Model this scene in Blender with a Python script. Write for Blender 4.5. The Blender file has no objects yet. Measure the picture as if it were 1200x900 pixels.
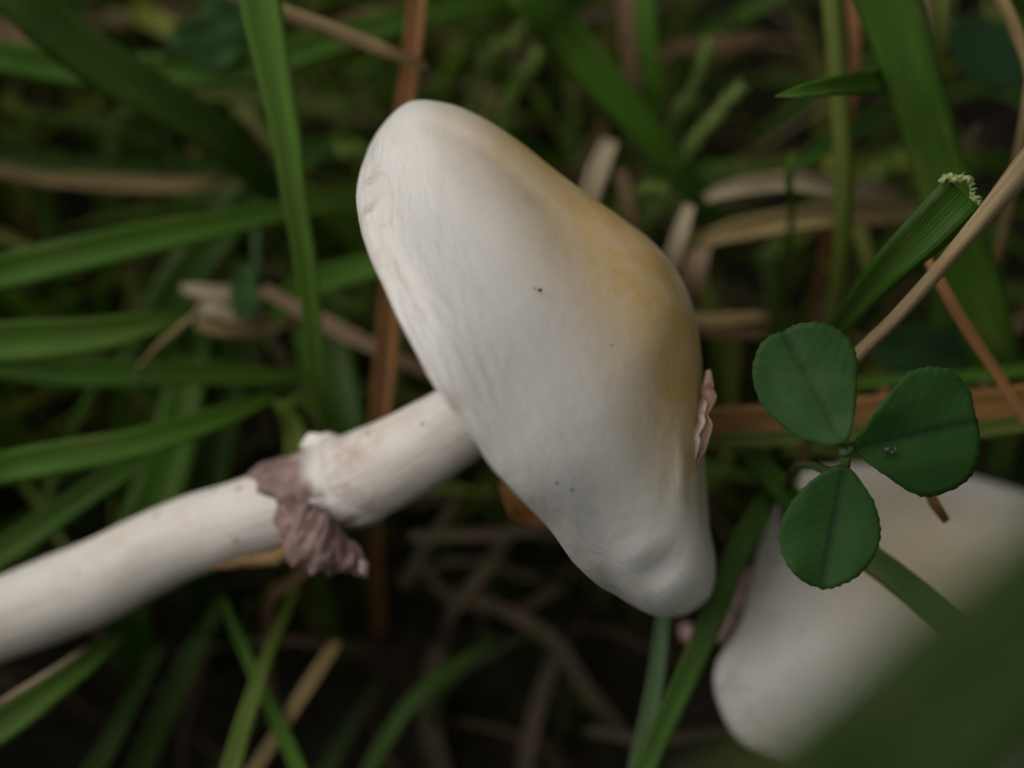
import bpy, math, random
import numpy as np
R = math.radians
random.seed(7); rng = np.random.default_rng(11)
sc = bpy.context.scene
S = 0.01                                   # the script thinks in centimetres, the scene is in metres

# ------------------------------------------------------------------ camera
LENS = 50.0; K = 36.0 / LENS; D = 14.5     # K: frame width / distance; D: focus distance (cm)
PITCH = R(50)
cp, sp = math.cos(PITCH), math.sin(PITCH)
RIGHT = np.array([1.0, 0, 0]); FWD = np.array([0, cp, -sp]); UP = np.array([0, sp, cp])
CAM = np.array([0.0, -13.4, 16.2])
cd = bpy.data.cameras.new('camera'); cam = bpy.data.objects.new('camera', cd)
sc.collection.objects.link(cam); sc.camera = cam
cam.location = CAM * S; cam.rotation_euler = (math.pi / 2 - PITCH, 0, 0)
cd.lens = LENS; cd.sensor_width = 36; cd.clip_start = 0.002; cd.clip_end = 200
cd.dof.use_dof = True; cd.dof.focus_distance = (D - 0.75) * S; cd.dof.aperture_fstop = 8.3
cd.dof.aperture_blades = 0

# ------------------------------------------------------------------ sky, sun, exposure (overcast)
SUN_AZ, SUN_EL = R(-92), R(56)             # azimuth measured from +y (away from the camera), negative = left
w = bpy.data.worlds.new('World'); sc.world = w; w.use_nodes = True
nt = w.node_tree; bg = nt.nodes['Background']
sky = nt.nodes.new('ShaderNodeTexSky'); sky.sky_type = 'NISHITA'; sky.sun_disc = False
sky.sun_elevation = SUN_EL; sky.sun_rotation = SUN_AZ
sky.dust_density = 6; sky.ozone_density = 0.6; sky.air_density = 1.0
hs = nt.nodes.new('ShaderNodeHueSaturation'); hs.inputs['Saturation'].default_value = 0.10   # cloud cover
nt.links.new(sky.outputs[0], hs.inputs['Color']); nt.links.new(hs.outputs[0], bg.inputs[0])
bg.inputs[1].default_value = 0.09
sd = bpy.data.lights.new('sun', 'SUN'); so = bpy.data.objects.new('sun', sd); sc.collection.objects.link(so)
sd.energy = 1.5; sd.angle = R(75); sd.color = (1, 0.965, 0.91)
so.rotation_euler = (math.pi / 2 - SUN_EL, 0, math.pi - SUN_AZ)
sc.view_settings.view_transform = 'Standard'; sc.view_settings.look = 'None'
sc.view_settings.exposure = -0.28; sc.view_settings.gamma = 1
sc.cycles.use_denoising = True
sc.cycles.max_bounces = 5; sc.cycles.transparent_max_bounces = 2

# ------------------------------------------------------------------ helpers
def W(px, py, dd=0.0):
    """photograph pixel + distance behind the focus plane (cm) -> world point (cm)"""
    d = D + dd
    return CAM + RIGHT * ((px - 600) / 1200 * K * d) + UP * ((450 - py) / 1200 * K * d) + FWD * d
def PX(p):
    q = np.asarray(p) - CAM
    d = q @ FWD
    return np.stack([600 + (q @ RIGHT) / d / K * 1200, 450 - (q @ UP) / d / K * 1200, d - D], -1)
def wpx(n, dd=0.0): return n / 1200 * K * (D + dd)
def norm(v):
    v = np.asarray(v, float); return v / (np.linalg.norm(v) + 1e-12)

def hsh(*a): return math.modf(abs(math.sin(a[0] * 127.1 + a[1] * 311.7 + 3.7) * 43758.5453))[0]
def vnoise(x, y):
    xi, yi = math.floor(x), math.floor(y); fx, fy = x - xi, y - yi
    fx = fx * fx * (3 - 2 * fx); fy = fy * fy * (3 - 2 * fy)
    a = hsh(xi, yi) * (1 - fx) + hsh(xi + 1, yi) * fx; b = hsh(xi, yi + 1) * (1 - fx) + hsh(xi + 1, yi + 1) * fx
    return (a * (1 - fy) + b * fy) * 2 - 1

def ground_z(x, y):
    bank = 5.5 * math.tanh((y + 0.5) * 0.30 / 5.5)
    hollow = -1.3 * math.exp(-((x - 1.0) ** 2 / 30 + (y + 6.5) ** 2 / 16))
    fade = 1 / (1 + (x * x + y * y) / 3000)
    return bank + hollow + fade * (0.5 * vnoise(x * .32, y * .32) + 0.22 * vnoise(x * .9 + 5, y * .9)) - 0.4

def link(name, me, mat, parent=None):
    o = bpy.data.objects.new(name, me); sc.collection.objects.link(o)
    if mat: me.materials.append(mat)
    if parent is not None: o.parent = parent; o.matrix_parent_inverse = parent.matrix_world.inverted()
    return o
def mesh(name, V, F, uv=None, col=None, smooth=True):
    """V in cm, world; uv per vertex; col per vertex"""
    me = bpy.data.meshes.new(name); V = np.asarray(V, float)
    me.from_pydata((V * S).tolist(), [], F); me.update()
    if smooth: me.polygons.foreach_set('use_smooth', [True] * len(me.polygons))
    if uv is not None:
        li = np.empty(len(me.loops), int); me.loops.foreach_get('vertex_index', li)
        l = me.uv_layers.new(name='UVMap'); l.data.foreach_set('uv', np.asarray(uv, float)[li].ravel())
    if col is not None:
        a = me.color_attributes.new('tint', 'FLOAT_COLOR', 'POINT')
        c = np.ones((len(V), 4)); c[:, :3] = np.asarray(col); a.data.foreach_set('color', c.ravel())
    return me
def tag(o, label, cat, group=None, kind=None):
    o['label'] = label; o['category'] = cat
    if group: o['group'] = group
    if kind: o['kind'] = kind
    return o
def empty(name, loc):
    o = bpy.data.objects.new(name, None); sc.collection.objects.link(o); o.location = np.asarray(loc) * S
    o.empty_display_size = 0.01; bpy.context.view_layer.update(); return o

def spline(P, n):
    """Catmull-Rom through rows of P with chord-length spacing, n samples"""
    P = np.asarray(P, float)
    if len(P) == 2: P = np.array([P[0], (P[0] + P[1]) / 2, P[1]])
    P0 = np.vstack([2 * P[0] - P[1], P, 2 * P[-1] - P[-2]])
    L = np.concatenate([[0], np.cumsum(np.linalg.norm(np.diff(P[:, :3], axis=0), axis=1) + 1e-9)])
    out = []
    for s in np.linspace(0, L[-1], n):
        i = min(max(np.searchsorted(L, s, 'right') - 1, 0), len(P) - 2)
        t = (s - L[i]) / (L[i + 1] - L[i])
        a, b, c, d = P0[i], P0[i + 1], P0[i + 2], P0[i + 3]
        out.append(0.5 * (2 * b + (c - a) * t + (2 * a - 5 * b + 4 * c - d) * t * t + (3 * b - a - 3 * c + d) * t ** 3))
    return np.array(out)

def frames(C, n0, k0):
    """parallel-transported (tangent, normal, side) along C, normal n0 at sample k0"""
    T = np.gradient(C, axis=0); T /= np.linalg.norm(T, axis=1)[:, None] + 1e-12
    N = np.zeros_like(C); n = norm(n0 - T[k0] * (n0 @ T[k0])); N[k0] = n
    for rg in (range(k0 + 1, len(C)), range(k0 - 1, -1, -1)):
        m = n
        for i in rg:
            m = norm(m - T[i] * (m @ T[i])); N[i] = m
    return T, N, np.cross(T, N)

def ribbon(P, n=26, twist=0.0, curl=0.18, thick=0.012, mid=0, twist_rate=0.0, facing=None, wav=0.02):
    """closed thin blade: P rows (x,y,z,width) in cm -> V,F,UV"""
    Q = spline(P, n); C = Q[:, :3]; Wd = np.maximum(Q[:, 3], 0.006)
    C = C + wav * Wd[:, None] * np.array([[vnoise(i * .35, P[0][0] * 3 + j * 9) for j in range(3)] for i in range(n)]) * 2
    k0 = min(n - 1, max(0, int(mid * (n - 1)))) if np.isscalar(mid) else int(np.argmin(np.linalg.norm(C - mid, axis=1)))
    f = norm(CAM - C[k0]) if facing is None else facing
    T, N, B = frames(C, f, k0)
    L = np.concatenate([[0], np.cumsum(np.linalg.norm(np.diff(C, axis=0), axis=1))])
    V, U = [], []
    offs = (-1, -.55, 0, .55, 1)
    for i in range(n):
        a = twist + twist_rate * (i - k0) / n
        nn = N[i] * math.cos(a) + B[i] * math.sin(a); bb = B[i] * math.cos(a) - N[i] * math.sin(a)
        h = Wd[i] / 2
        for o in offs:
            V.append(C[i] + bb * o * h + nn * (abs(o) ** 1.4) * curl * h * 2); U.append((o * .5 + .5, L[i]))
        for o in (.9, .5, 0, -.5, -.9):
            V.append(C[i] + bb * o * h + nn * ((abs(o) ** 1.4) * curl * h * 2 - thick)); U.append((o * .5 + .5, L[i]))
    F = []; m = 10
    for i in range(n - 1):
        for j in range(m):
            a, b = i * m + j, i * m + (j + 1) % m
            F.append((a, b, b + m, a + m))
    F.append(tuple(range(m - 1, -1, -1))); F.append(tuple(range((n - 1) * m, n * m)))
    return np.array(V), F, np.array(U)

def tube(P, n=30, m=12, rough=0.0, seed=0.0, caps=True, squash=1.0):
    """round stem: P rows (x,y,z,diameter)"""
    Q = spline(P, n); C = Q[:, :3]; T, N, B = frames(C, -FWD + 0.01 * UP, n // 2)
    L = np.concatenate([[0], np.cumsum(np.linalg.norm(np.diff(C, axis=0), axis=1))])
    V, U, F = [], [], []
    for i in range(n):
        for j in range(m):
            a = 2 * math.pi * j / m + math.pi; cx, cy = math.cos(a), math.sin(a)
            r = Q[i, 3] / 2 * (1 + rough * vnoise(cx * 2.1 + seed, cy * 2.1 + i * .3 + seed * 7) + rough * vnoise(cx * .9 + seed + 40, cy * .9 + i * .13))
            V.append(C[i] + r * (N[i] * math.cos(a) * squash + B[i] * math.sin(a))); U.append((j / m, L[i]))
    for i in range(n - 1):
        for j in range(m):
            a, b = i * m + j, i * m + (j + 1) % m
            F.append((a, b, b + m, a + m))
    if caps: F.append(tuple(range(m - 1, -1, -1))); F.append(tuple(range((n - 1) * m, n * m)))
    return np.array(V), F, np.array(U)

# ------------------------------------------------------------------ materials
def newmat(name):
    m = bpy.data.materials.new(name); m.use_nodes = True
    t = m.node_tree; return m, t, t.nodes['Principled BSDF'], t.nodes['Material Output']
class G:
    """small node-graph helper"""
    def __init__(s, t): s.t = t
    def n(s, ty, **kw):
        nd = s.t.nodes.new(ty)
        for k, v in kw.items():
            if k in nd.inputs: nd.inputs[k].default_value = v
            else: setattr(nd, k, v)
        return nd
    def l(s, a, b): s.t.links.new(a, b)
    def noise(s, vec, scale, detail=3, rough=.55):
        nd = s.n('ShaderNodeTexNoise', Scale=scale, Detail=detail, Roughness=rough)
        if vec is not None: s.l(vec, nd.inputs['Vector'])
        return nd.outputs['Fac']
    def ramp(s, fac, stops):
        nd = s.n('ShaderNodeValToRGB'); e = nd.color_ramp.elements
        while len(e) < len(stops): e.new(.5)
        for x, (p, c) in zip(e, stops): x.position = p; x.color = (*c, 1) if len(c) == 3 else c
        s.l(fac, nd.inputs[0]); return nd.outputs[0]
    def mix(s, fac, a, b, mode='MIX'):
        nd = s.n('ShaderNodeMix', data_type='RGBA', blend_type=mode)
        for v, i in ((fac, 0), (a, 6), (b, 7)):
            if hasattr(v, 'links'): s.l(v, nd.inputs[i])
            else: nd.inputs[i].default_value = v if i == 0 else ((*v, 1) if len(v) == 3 else v)
        return nd.outputs[2]
    def math(s, op, a, b=0.5, c=None):
        nd = s.n('ShaderNodeMath', operation=op)
        for v, i in ((a, 0), (b, 1), (c, 2)):
            if v is None: continue
            if hasattr(v, 'links'): s.l(v, nd.inputs[i])
            else: nd.inputs[i].default_value = v
        return nd.outputs[0]
    def bump(s, h, dist, strength=1.0, normal=None):
        nd = s.n('ShaderNodeBump', Distance=dist, Strength=strength); s.l(h, nd.inputs['Height'])
        if normal is not None: s.l(normal, nd.inputs['Normal'])
        return nd.outputs[0]
    def mapping(s, vec, scale=(1, 1, 1), loc=(0, 0, 0)):
        nd = s.n('ShaderNodeMapping'); nd.inputs['Scale'].default_value = scale; nd.inputs['Location'].default_value = loc
        s.l(vec, nd.inputs['Vector']); return nd.outputs[0]

def leafy(name, use_attr, trans=0.35, veins=34, rough=0.42, dead=False):
    m, t, bs, out = newmat(name); g = G(t)
    if use_attr: base = g.n('ShaderNodeAttribute', attribute_name='tint').outputs['Color']
    else: base = g.n('ShaderNodeObjectInfo').outputs['Color']
    uv = g.n('ShaderNodeTexCoord').outputs['UV']
    sx = g.n('ShaderNodeSeparateXYZ'); g.l(uv, sx.inputs[0])
    streak = g.noise(g.mapping(uv, (veins, 0.9, 1)), 1.0, 2)
    col = g.mix(g.ramp(streak, [(.3, (0, 0, 0)), (.72, (1, 1, 1))]), base, (1.0, 1.0, 1.0), 'MULTIPLY') if False else base
    var = g.ramp(streak, [(.25, (.62,) * 3), (.5, (.95,) * 3), (.75, (1.4, 1.35, 1.15))])
    col = g.mix(1.0, base, var, 'MULTIPLY')
    patch = g.noise(g.mapping(uv, (1.6, 1.1, 1)), 1.0, 3)
    if dead: col = g.mix(g.ramp(patch, [(.42, (0,) * 3), (.7, (.75,) * 3)]), col, (.13, .082, .036))
    else: col = g.mix(g.ramp(patch, [(.52, (0,) * 3), (.72, (.45,) * 3)]), col, (.17, .16, .045))
    spot = g.noise(g.mapping(uv, (9, 7, 1)), 1.0, 4, .7)
    if not dead: col = g.mix(g.ramp(spot, [(.66, (0,) * 3), (.74, (.6,) * 3)]), col, (.10, .070, .025))
    g.l(col, bs.inputs['Base Color']); bs.inputs['Roughness'].default_value = rough
    bs.inputs['Specular IOR Level'].default_value = 0.2
    wv = g.math('SINE', g.math('MULTIPLY', sx.outputs[0], veins * 2.2))
    hgt = g.math('ADD', g.math('MULTIPLY', wv, .25), streak)
    g.l(g.bump(hgt, .00012, .5), bs.inputs['Normal'])
    if trans:
        tr = g.n('ShaderNodeBsdfTranslucent'); tc = g.mix(1.0, col, (1.25, 1.3, .7), 'MULTIPLY'); g.l(tc, tr.inputs[0])
        mx = g.n('ShaderNodeMixShader'); mx.inputs[0].default_value = trans
        g.l(bs.outputs[0], mx.inputs[1]); g.l(tr.outputs[0], mx.inputs[2]); g.l(mx.outputs[0], out.inputs[0])
    return m
M_grass = leafy('grass_blade_green', False)
M_straw = leafy('dry_straw', False, trans=.1, veins=16, rough=.7, dead=True)
M_fill = leafy('grass_fill', True)
M_litter = leafy('litter_fill', True, trans=.1, veins=14, rough=.75, dead=True)

def cap_mat(name, stain_c, body):
    m, t, bs, out = newmat(name); g = G(t)
    ob = g.n('ShaderNodeTexCoord').outputs['Object']
    uv = g.n('ShaderNodeTexCoord').outputs['UV']
    # yellow bruise round the apex: its reach is stored on the mesh, the mottling comes from noise
    att = g.n('ShaderNodeAttribute', attribute_name='tint').outputs['Color']; sa = g.n('ShaderNodeSeparateColor'); g.l(att, sa.inputs[0])
    wob = g.noise(ob, 70, 4, .6)
    st = g.math('MULTIPLY', sa.outputs[0], g.math('MULTIPLY_ADD', wob, 1.1, .58)); st = g.math('MINIMUM', st, 1.0)
    soft = g.noise(ob, 90, 4, .6)
    col = g.mix(g.ramp(soft, [(.3, (0,) * 3), (.75, (.5,) * 3)]), body, tuple(c * k for c, k in zip(body, (.86, .84, .78))))
    pat = g.ramp(g.noise(ob, 240, 4, .7), [(.35, (.8,) * 3), (.6, (1,) * 3)])
    col = g.mix(g.math('MULTIPLY', st, pat), col, stain_c)
    # radial silky fibrils + growth ripples near the margin
    fib = g.noise(g.mapping(uv, (150, 5, 1)), 1.0, 3)
    col = g.mix(g.ramp(fib, [(.4, (0,) * 3), (.8, (.06,) * 3)]), col, (.52, .47, .40))
    # rubbed margin: faint brownish flecks and flaky relief in a band along the rim
    su = g.n('ShaderNodeSeparateXYZ'); g.l(uv, su.inputs[0])
    band = g.ramp(su.outputs[1], [(.34, (0,) * 3), (.47, (.7,) * 3), (.53, (1,) * 3), (.60, (1,) * 3)])
    fl_ = g.ramp(g.noise(ob, 380, 4, .65), [(.52, (0,) * 3), (.66, (.55,) * 3)])
    rim = g.ramp(su.outputs[1], [(.48, (0,) * 3), (.54, (1,) * 3)])
    col = g.mix(g.math('MULTIPLY', rim, fl_), col, (.40, .30, .25))
    flake = g.math('MULTIPLY', band, g.ramp(g.noise(g.mapping(uv, (26, 34, 1)), 1.0, 4, .6), [(.46, (0,) * 3), (.56, (1,) * 3)]))
    # dark dirt specks
    vor = g.n('ShaderNodeTexVoronoi', Scale=210); g.l(ob, vor.inputs['Vector'])
    sel = g.n('ShaderNodeSeparateColor'); g.l(vor.outputs['Color'], sel.inputs[0])
    sp_ = g.math('MULTIPLY', g.math('LESS_THAN', vor.outputs['Distance'], .055), g.math('GREATER_THAN', sel.outputs[0], .80))
    col = g.mix(g.math('MULTIPLY', sp_, .75), col, (.10, .06, .04))
    g.l(col, bs.inputs['Base Color'])
    bs.inputs['Roughness'].default_value = .40; bs.inputs['Specular IOR Level'].default_value = .38
    bs.inputs['Subsurface Weight'].default_value = .35
    bs.inputs['Subsurface Radius'].default_value = (1, .8, .55); bs.inputs['Subsurface Scale'].default_value = .0028
    rip = g.noise(ob, 130, 4, .55)
    b1 = g.bump(rip, .0007, .35); b2 = g.bump(fib, .00003, .25, b1); b4 = g.bump(flake, .00022, .45, b2); b3 = g.bump(g.noise(ob, 900, 3), .00006, .5, b4)
    g.l(b3, bs.inputs['Normal'])
    return m

def stem_mat(name):
    m, t, bs, out = newmat(name); g = G(t)
    tc = g.n('ShaderNodeTexCoord'); uv = tc.outputs['UV']; ob = tc.outputs['Object']
    fib = g.noise(g.mapping(uv, (60, .7, 1)), 1.0, 4)
    blot = g.noise(ob, 160, 4, .6)
    col = g.mix(g.ramp(blot, [(.50, (0,) * 3), (.72, (.6,) * 3)]), (.69, .645, .59), (.52, .41, .315))
    tint = g.n('ShaderNodeAttribute', attribute_name='tint').outputs['Color']
    pk = g.math('MULTIPLY', g.n('ShaderNodeSeparateColor').outputs[0], 1)
    sepc = g.n('ShaderNodeSeparateColor'); g.l(tint, sepc.inputs[0])
    pn = g.ramp(g.noise(ob, 420, 4, .7), [(.42, (0,) * 3), (.68, (1,) * 3)])
    col = g.mix(g.math('MULTIPLY', sepc.outputs[0], pn), col, (.42, .27, .24))
    col = g.mix(g.ramp(fib, [(.42, (0,) * 3), (.75, (.45,) * 3)]), col, (.50, .40, .31))
    vor = g.n('ShaderNodeTexVoronoi', Scale=330); g.l(ob, vor.inputs['Vector']); sel = g.n('ShaderNodeSeparateColor'); g.l(vor.outputs['Color'], sel.inputs[0])
    col = g.mix(g.math('MULTIPLY', g.math('MULTIPLY', g.math('LESS_THAN', vor.outputs['Distance'], .16), g.math('GREATER_THAN', sel.outputs[0], .78)), .6), col, (.33, .22, .13))
    g.l(col, bs.inputs['Base Color']); bs.inputs['Roughness'].default_value = .55
    bs.inputs['Specular IOR Level'].default_value = .25
    bs.inputs['Subsurface Weight'].default_value = .3; bs.inputs['Subsurface Radius'].default_value = (1, .75, .5)
    bs.inputs['Subsurface Scale'].default_value = .002
    b1 = g.bump(fib, .00022, .6); b2 = g.bump(g.noise(ob, 500, 4), .0002, .5, b1); g.l(b2, bs.inputs['Normal'])
    return m

def flesh(name, c1, c2, scale=400, sub=.25, rough=.6, bump=.0004):
    m, t, bs, out = newmat(name); g = G(t)
    tc = g.n('ShaderNodeTexCoord'); ob = tc.outputs['Object']
    nz = g.noise(ob, scale, 5, .65)
    g.l(g.mix(g.ramp(nz, [(.35, (0,) * 3), (.68, (1,) * 3)]), c1, c2), bs.inputs['Base Color'])
    bs.inputs['Roughness'].default_value = rough; bs.inputs['Specular IOR Level'].default_value = .25
    bs.inputs['Subsurface Weight'].default_value = sub; bs.inputs['Subsurface Scale'].default_value = .0012
    bs.inputs['Subsurface Radius'].default_value = (1, .6, .5)
    g.l(g.bump(g.noise(ob, scale * 1.7, 4), bump, .6), bs.inputs['Normal'])
    return m
M_ring = flesh('ring_veil_brown', (.29, .19, .17), (.13, .075, .066), 300)
M_white = flesh('veil_white', (.78, .73, .68), (.66, .58, .52), 300)
M_gill = flesh('gill_pink', (.46, .31, .27), (.34, .21, .18), 300)
M_torn = flesh('torn_skin', (.44, .31, .22), (.22, .12, .07), 420)
M_peel = flesh('peeled_brown', (.25, .155, .065), (.13, .07, .03), 260)
M_speck = flesh('dirt_speck', (.012, .010, .009), (.03, .022, .016), 900, sub=0)
M_rust = flesh('rusty_leaf', (.46, .21, .07), (.22, .085, .03), 330, sub=.15)
M_lip = flesh('cut_leaf_lip', (.30, .36, .14), (.13, .20, .05), 700)

def clover_mat():
    m, t, bs, out = newmat('clover_leaf'); g = G(t)
    tc = g.n('ShaderNodeTexCoord'); uv = tc.outputs['UV']; ob = tc.outputs['Object']
    sx = g.n('ShaderNodeSeparateXYZ'); g.l(uv, sx.inputs[0])
    al = g.math('ABSOLUTE', sx.outputs[0])
    ph = g.math('SUBTRACT', g.math('MULTIPLY', sx.outputs[1], 1.0), g.math('MULTIPLY', al, .75))
    wob = g.math('MULTIPLY', g.noise(ob, 260, 4), .24)
    vein = g.math('POWER', g.math('ABSOLUTE', g.math('SINE', g.math('MULTIPLY', g.math('ADD', ph, wob), 30))), .6)   # 0 on a vein
    base = g.mix(g.noise(ob, 260, 4), (.019, .056, .011), (.028, .076, .014))
    col = g.mix(g.ramp(vein, [(.0, (.32,) * 3), (.30, (0,) * 3)]), base, (.050, .110, .022))
    mid = g.ramp(al, [(.0, (.85,) * 3), (.022, (.55,) * 3), (.05, (0,) * 3)])
    col = g.mix(mid, col, (.012, .036, .010))
    pale = g.ramp(g.noise(ob, 130, 3), [(.62, (0,) * 3), (.76, (.5,) * 3)])
    col = g.mix(pale, col, (.055, .11, .030))
    g.l(col, bs.inputs['Base Color']); bs.inputs['Roughness'].default_value = .6; bs.inputs['Specular IOR Level'].default_value = .14
    h = g.math('ADD', g.math('MULTIPLY', vein, .22), g.math('MULTIPLY', g.noise(ob, 700, 4), .5))
    g.l(g.bump(h, .00018, .6), bs.inputs['Normal'])
    tr = g.n('ShaderNodeBsdfTranslucent'); g.l(g.mix(1.0, col, (1.2, 1.3, .6), 'MULTIPLY'), tr.inputs[0])
    mx = g.n('ShaderNodeMixShader'); mx.inputs[0].default_value = .22
    g.l(bs.outputs[0], mx.inputs[1]); g.l(tr.outputs[0], mx.inputs[2]); g.l(mx.outputs[0], out.inputs[0])
    return m
M_clover = clover_mat()
def soil_mat():
    m, t, bs, out = newmat('dark_soil'); g = G(t)
    ob = g.n('ShaderNodeTexCoord').outputs['Object']
    c = g.ramp(g.noise(ob, 130, 6, .65), [(.3, (.008, .007, .005)), (.55, (.020, .016, .010)), (.75, (.045, .034, .020))])
    c = g.mix(g.ramp(g.noise(ob, 18, 4), [(.5, (0,) * 3), (.7, (.7,) * 3)]), c, (.016, .026, .008))
    g.l(c, bs.inputs['Base Color']); bs.inputs['Roughness'].default_value = .9; bs.inputs['Specular IOR Level'].default_value = .1
    g.l(g.bump(g.noise(ob, 300, 6, .7), .003, .8), bs.inputs['Normal'])
    return m
M_soil = soil_mat()
def moss_mat(name, attr):
    m, t, bs, out = newmat(name); g = G(t)
    base = g.n('ShaderNodeAttribute', attribute_name='tint').outputs['Color'] if attr else g.n('ShaderNodeObjectInfo').outputs['Color']
    ob = g.n('ShaderNodeTexCoord').outputs['Object']
    g.l(g.mix(1.0, base, g.ramp(g.noise(ob, 500, 3), [(.3, (.65,) * 3), (.7, (1.3,) * 3)]), 'MULTIPLY'), bs.inputs['Base Color'])
    bs.inputs['Roughness'].default_value = .6; bs.inputs['Specular IOR Level'].default_value = .2
    tr = g.n('ShaderNodeBsdfTranslucent'); g.l(base, tr.inputs[0])
    mx = g.n('ShaderNodeMixShader'); mx.inputs[0].default_value = .35
    g.l(bs.outputs[0], mx.inputs[1]); g.l(tr.outputs[0], mx.inputs[2]); g.l(mx.outputs[0], out.inputs[0])
    return m
M_mossf = moss_mat('moss_fill', True); M_moss = moss_mat('moss_sprig', False)

# ------------------------------------------------------------------ ground sheet (fine near the mushrooms, coarse to the horizon)
def build_ground():
    n = 141; s = np.linspace(-1, 1, n); ax = np.sinh(s * 7.2) / math.sinh(7.2) * 6000 + s * 14
    V = [(x, y, ground_z(x, y)) for y in ax for x in ax]
    F = [(j * n + i, j * n + i + 1, (j + 1) * n + i + 1, (j + 1) * n + i) for j in range(n - 1) for i in range(n - 1)]
    o = link('ground', mesh('ground', V, F), M_soil)
    o['kind'] = 'structure'; o['label'] = 'dark soil and moss bed under the grass'
build_ground()

def ray_ground(px, py):
    for d in np.arange(1, 45, .1):
        p = W(px, py, d)
        if p[2] < ground_z(p[0], p[1]): return d
    return 30
# ------------------------------------------------------------------ mushroom caps
def radial(contour, c, bins):
    """radius of a closed pixel contour seen from c at each angle"""
    P = np.asarray(contour, float); Q = np.roll(P, -1, 0); out = []
    for a in bins:
        dx, dy = math.cos(a), math.sin(a); best = 0
        for p, q in zip(P, Q):
            e = q - p; den = dx * e[1] - dy * e[0]
            if abs(den) < 1e-9: continue
            t = ((p[0] - c[0]) * e[1] - (p[1] - c[1]) * e[0]) / den
            u = ((p[0] - c[0]) * dy - (p[1] - c[1]) * dx) / den
            if t > 0 and -1e-6 <= u <= 1 + 1e-6: best = max(best, t)
        out.append(best)
    return np.array(out)
def closed_spline(pts, n):
    P = np.asarray(pts, float); Pp = np.vstack([P[-2:], P, P[:2]])
    out = []; m = len(P)
    for k in range(n):
        s = k / n * m; i = int(s); t = s - i
        a, b, c, d = Pp[i + 1], Pp[i + 2], Pp[i + 3], Pp[(i + 4) if i + 4 < len(Pp) else 4 + (i + 4 - len(Pp))]
        out.append(0.5 * (2 * b + (c - a) * t + (2 * a - 5 * b + 4 * c - d) * t * t + (3 * b - a - 3 * c + d) * t ** 3))
    return np.array(out)

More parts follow.
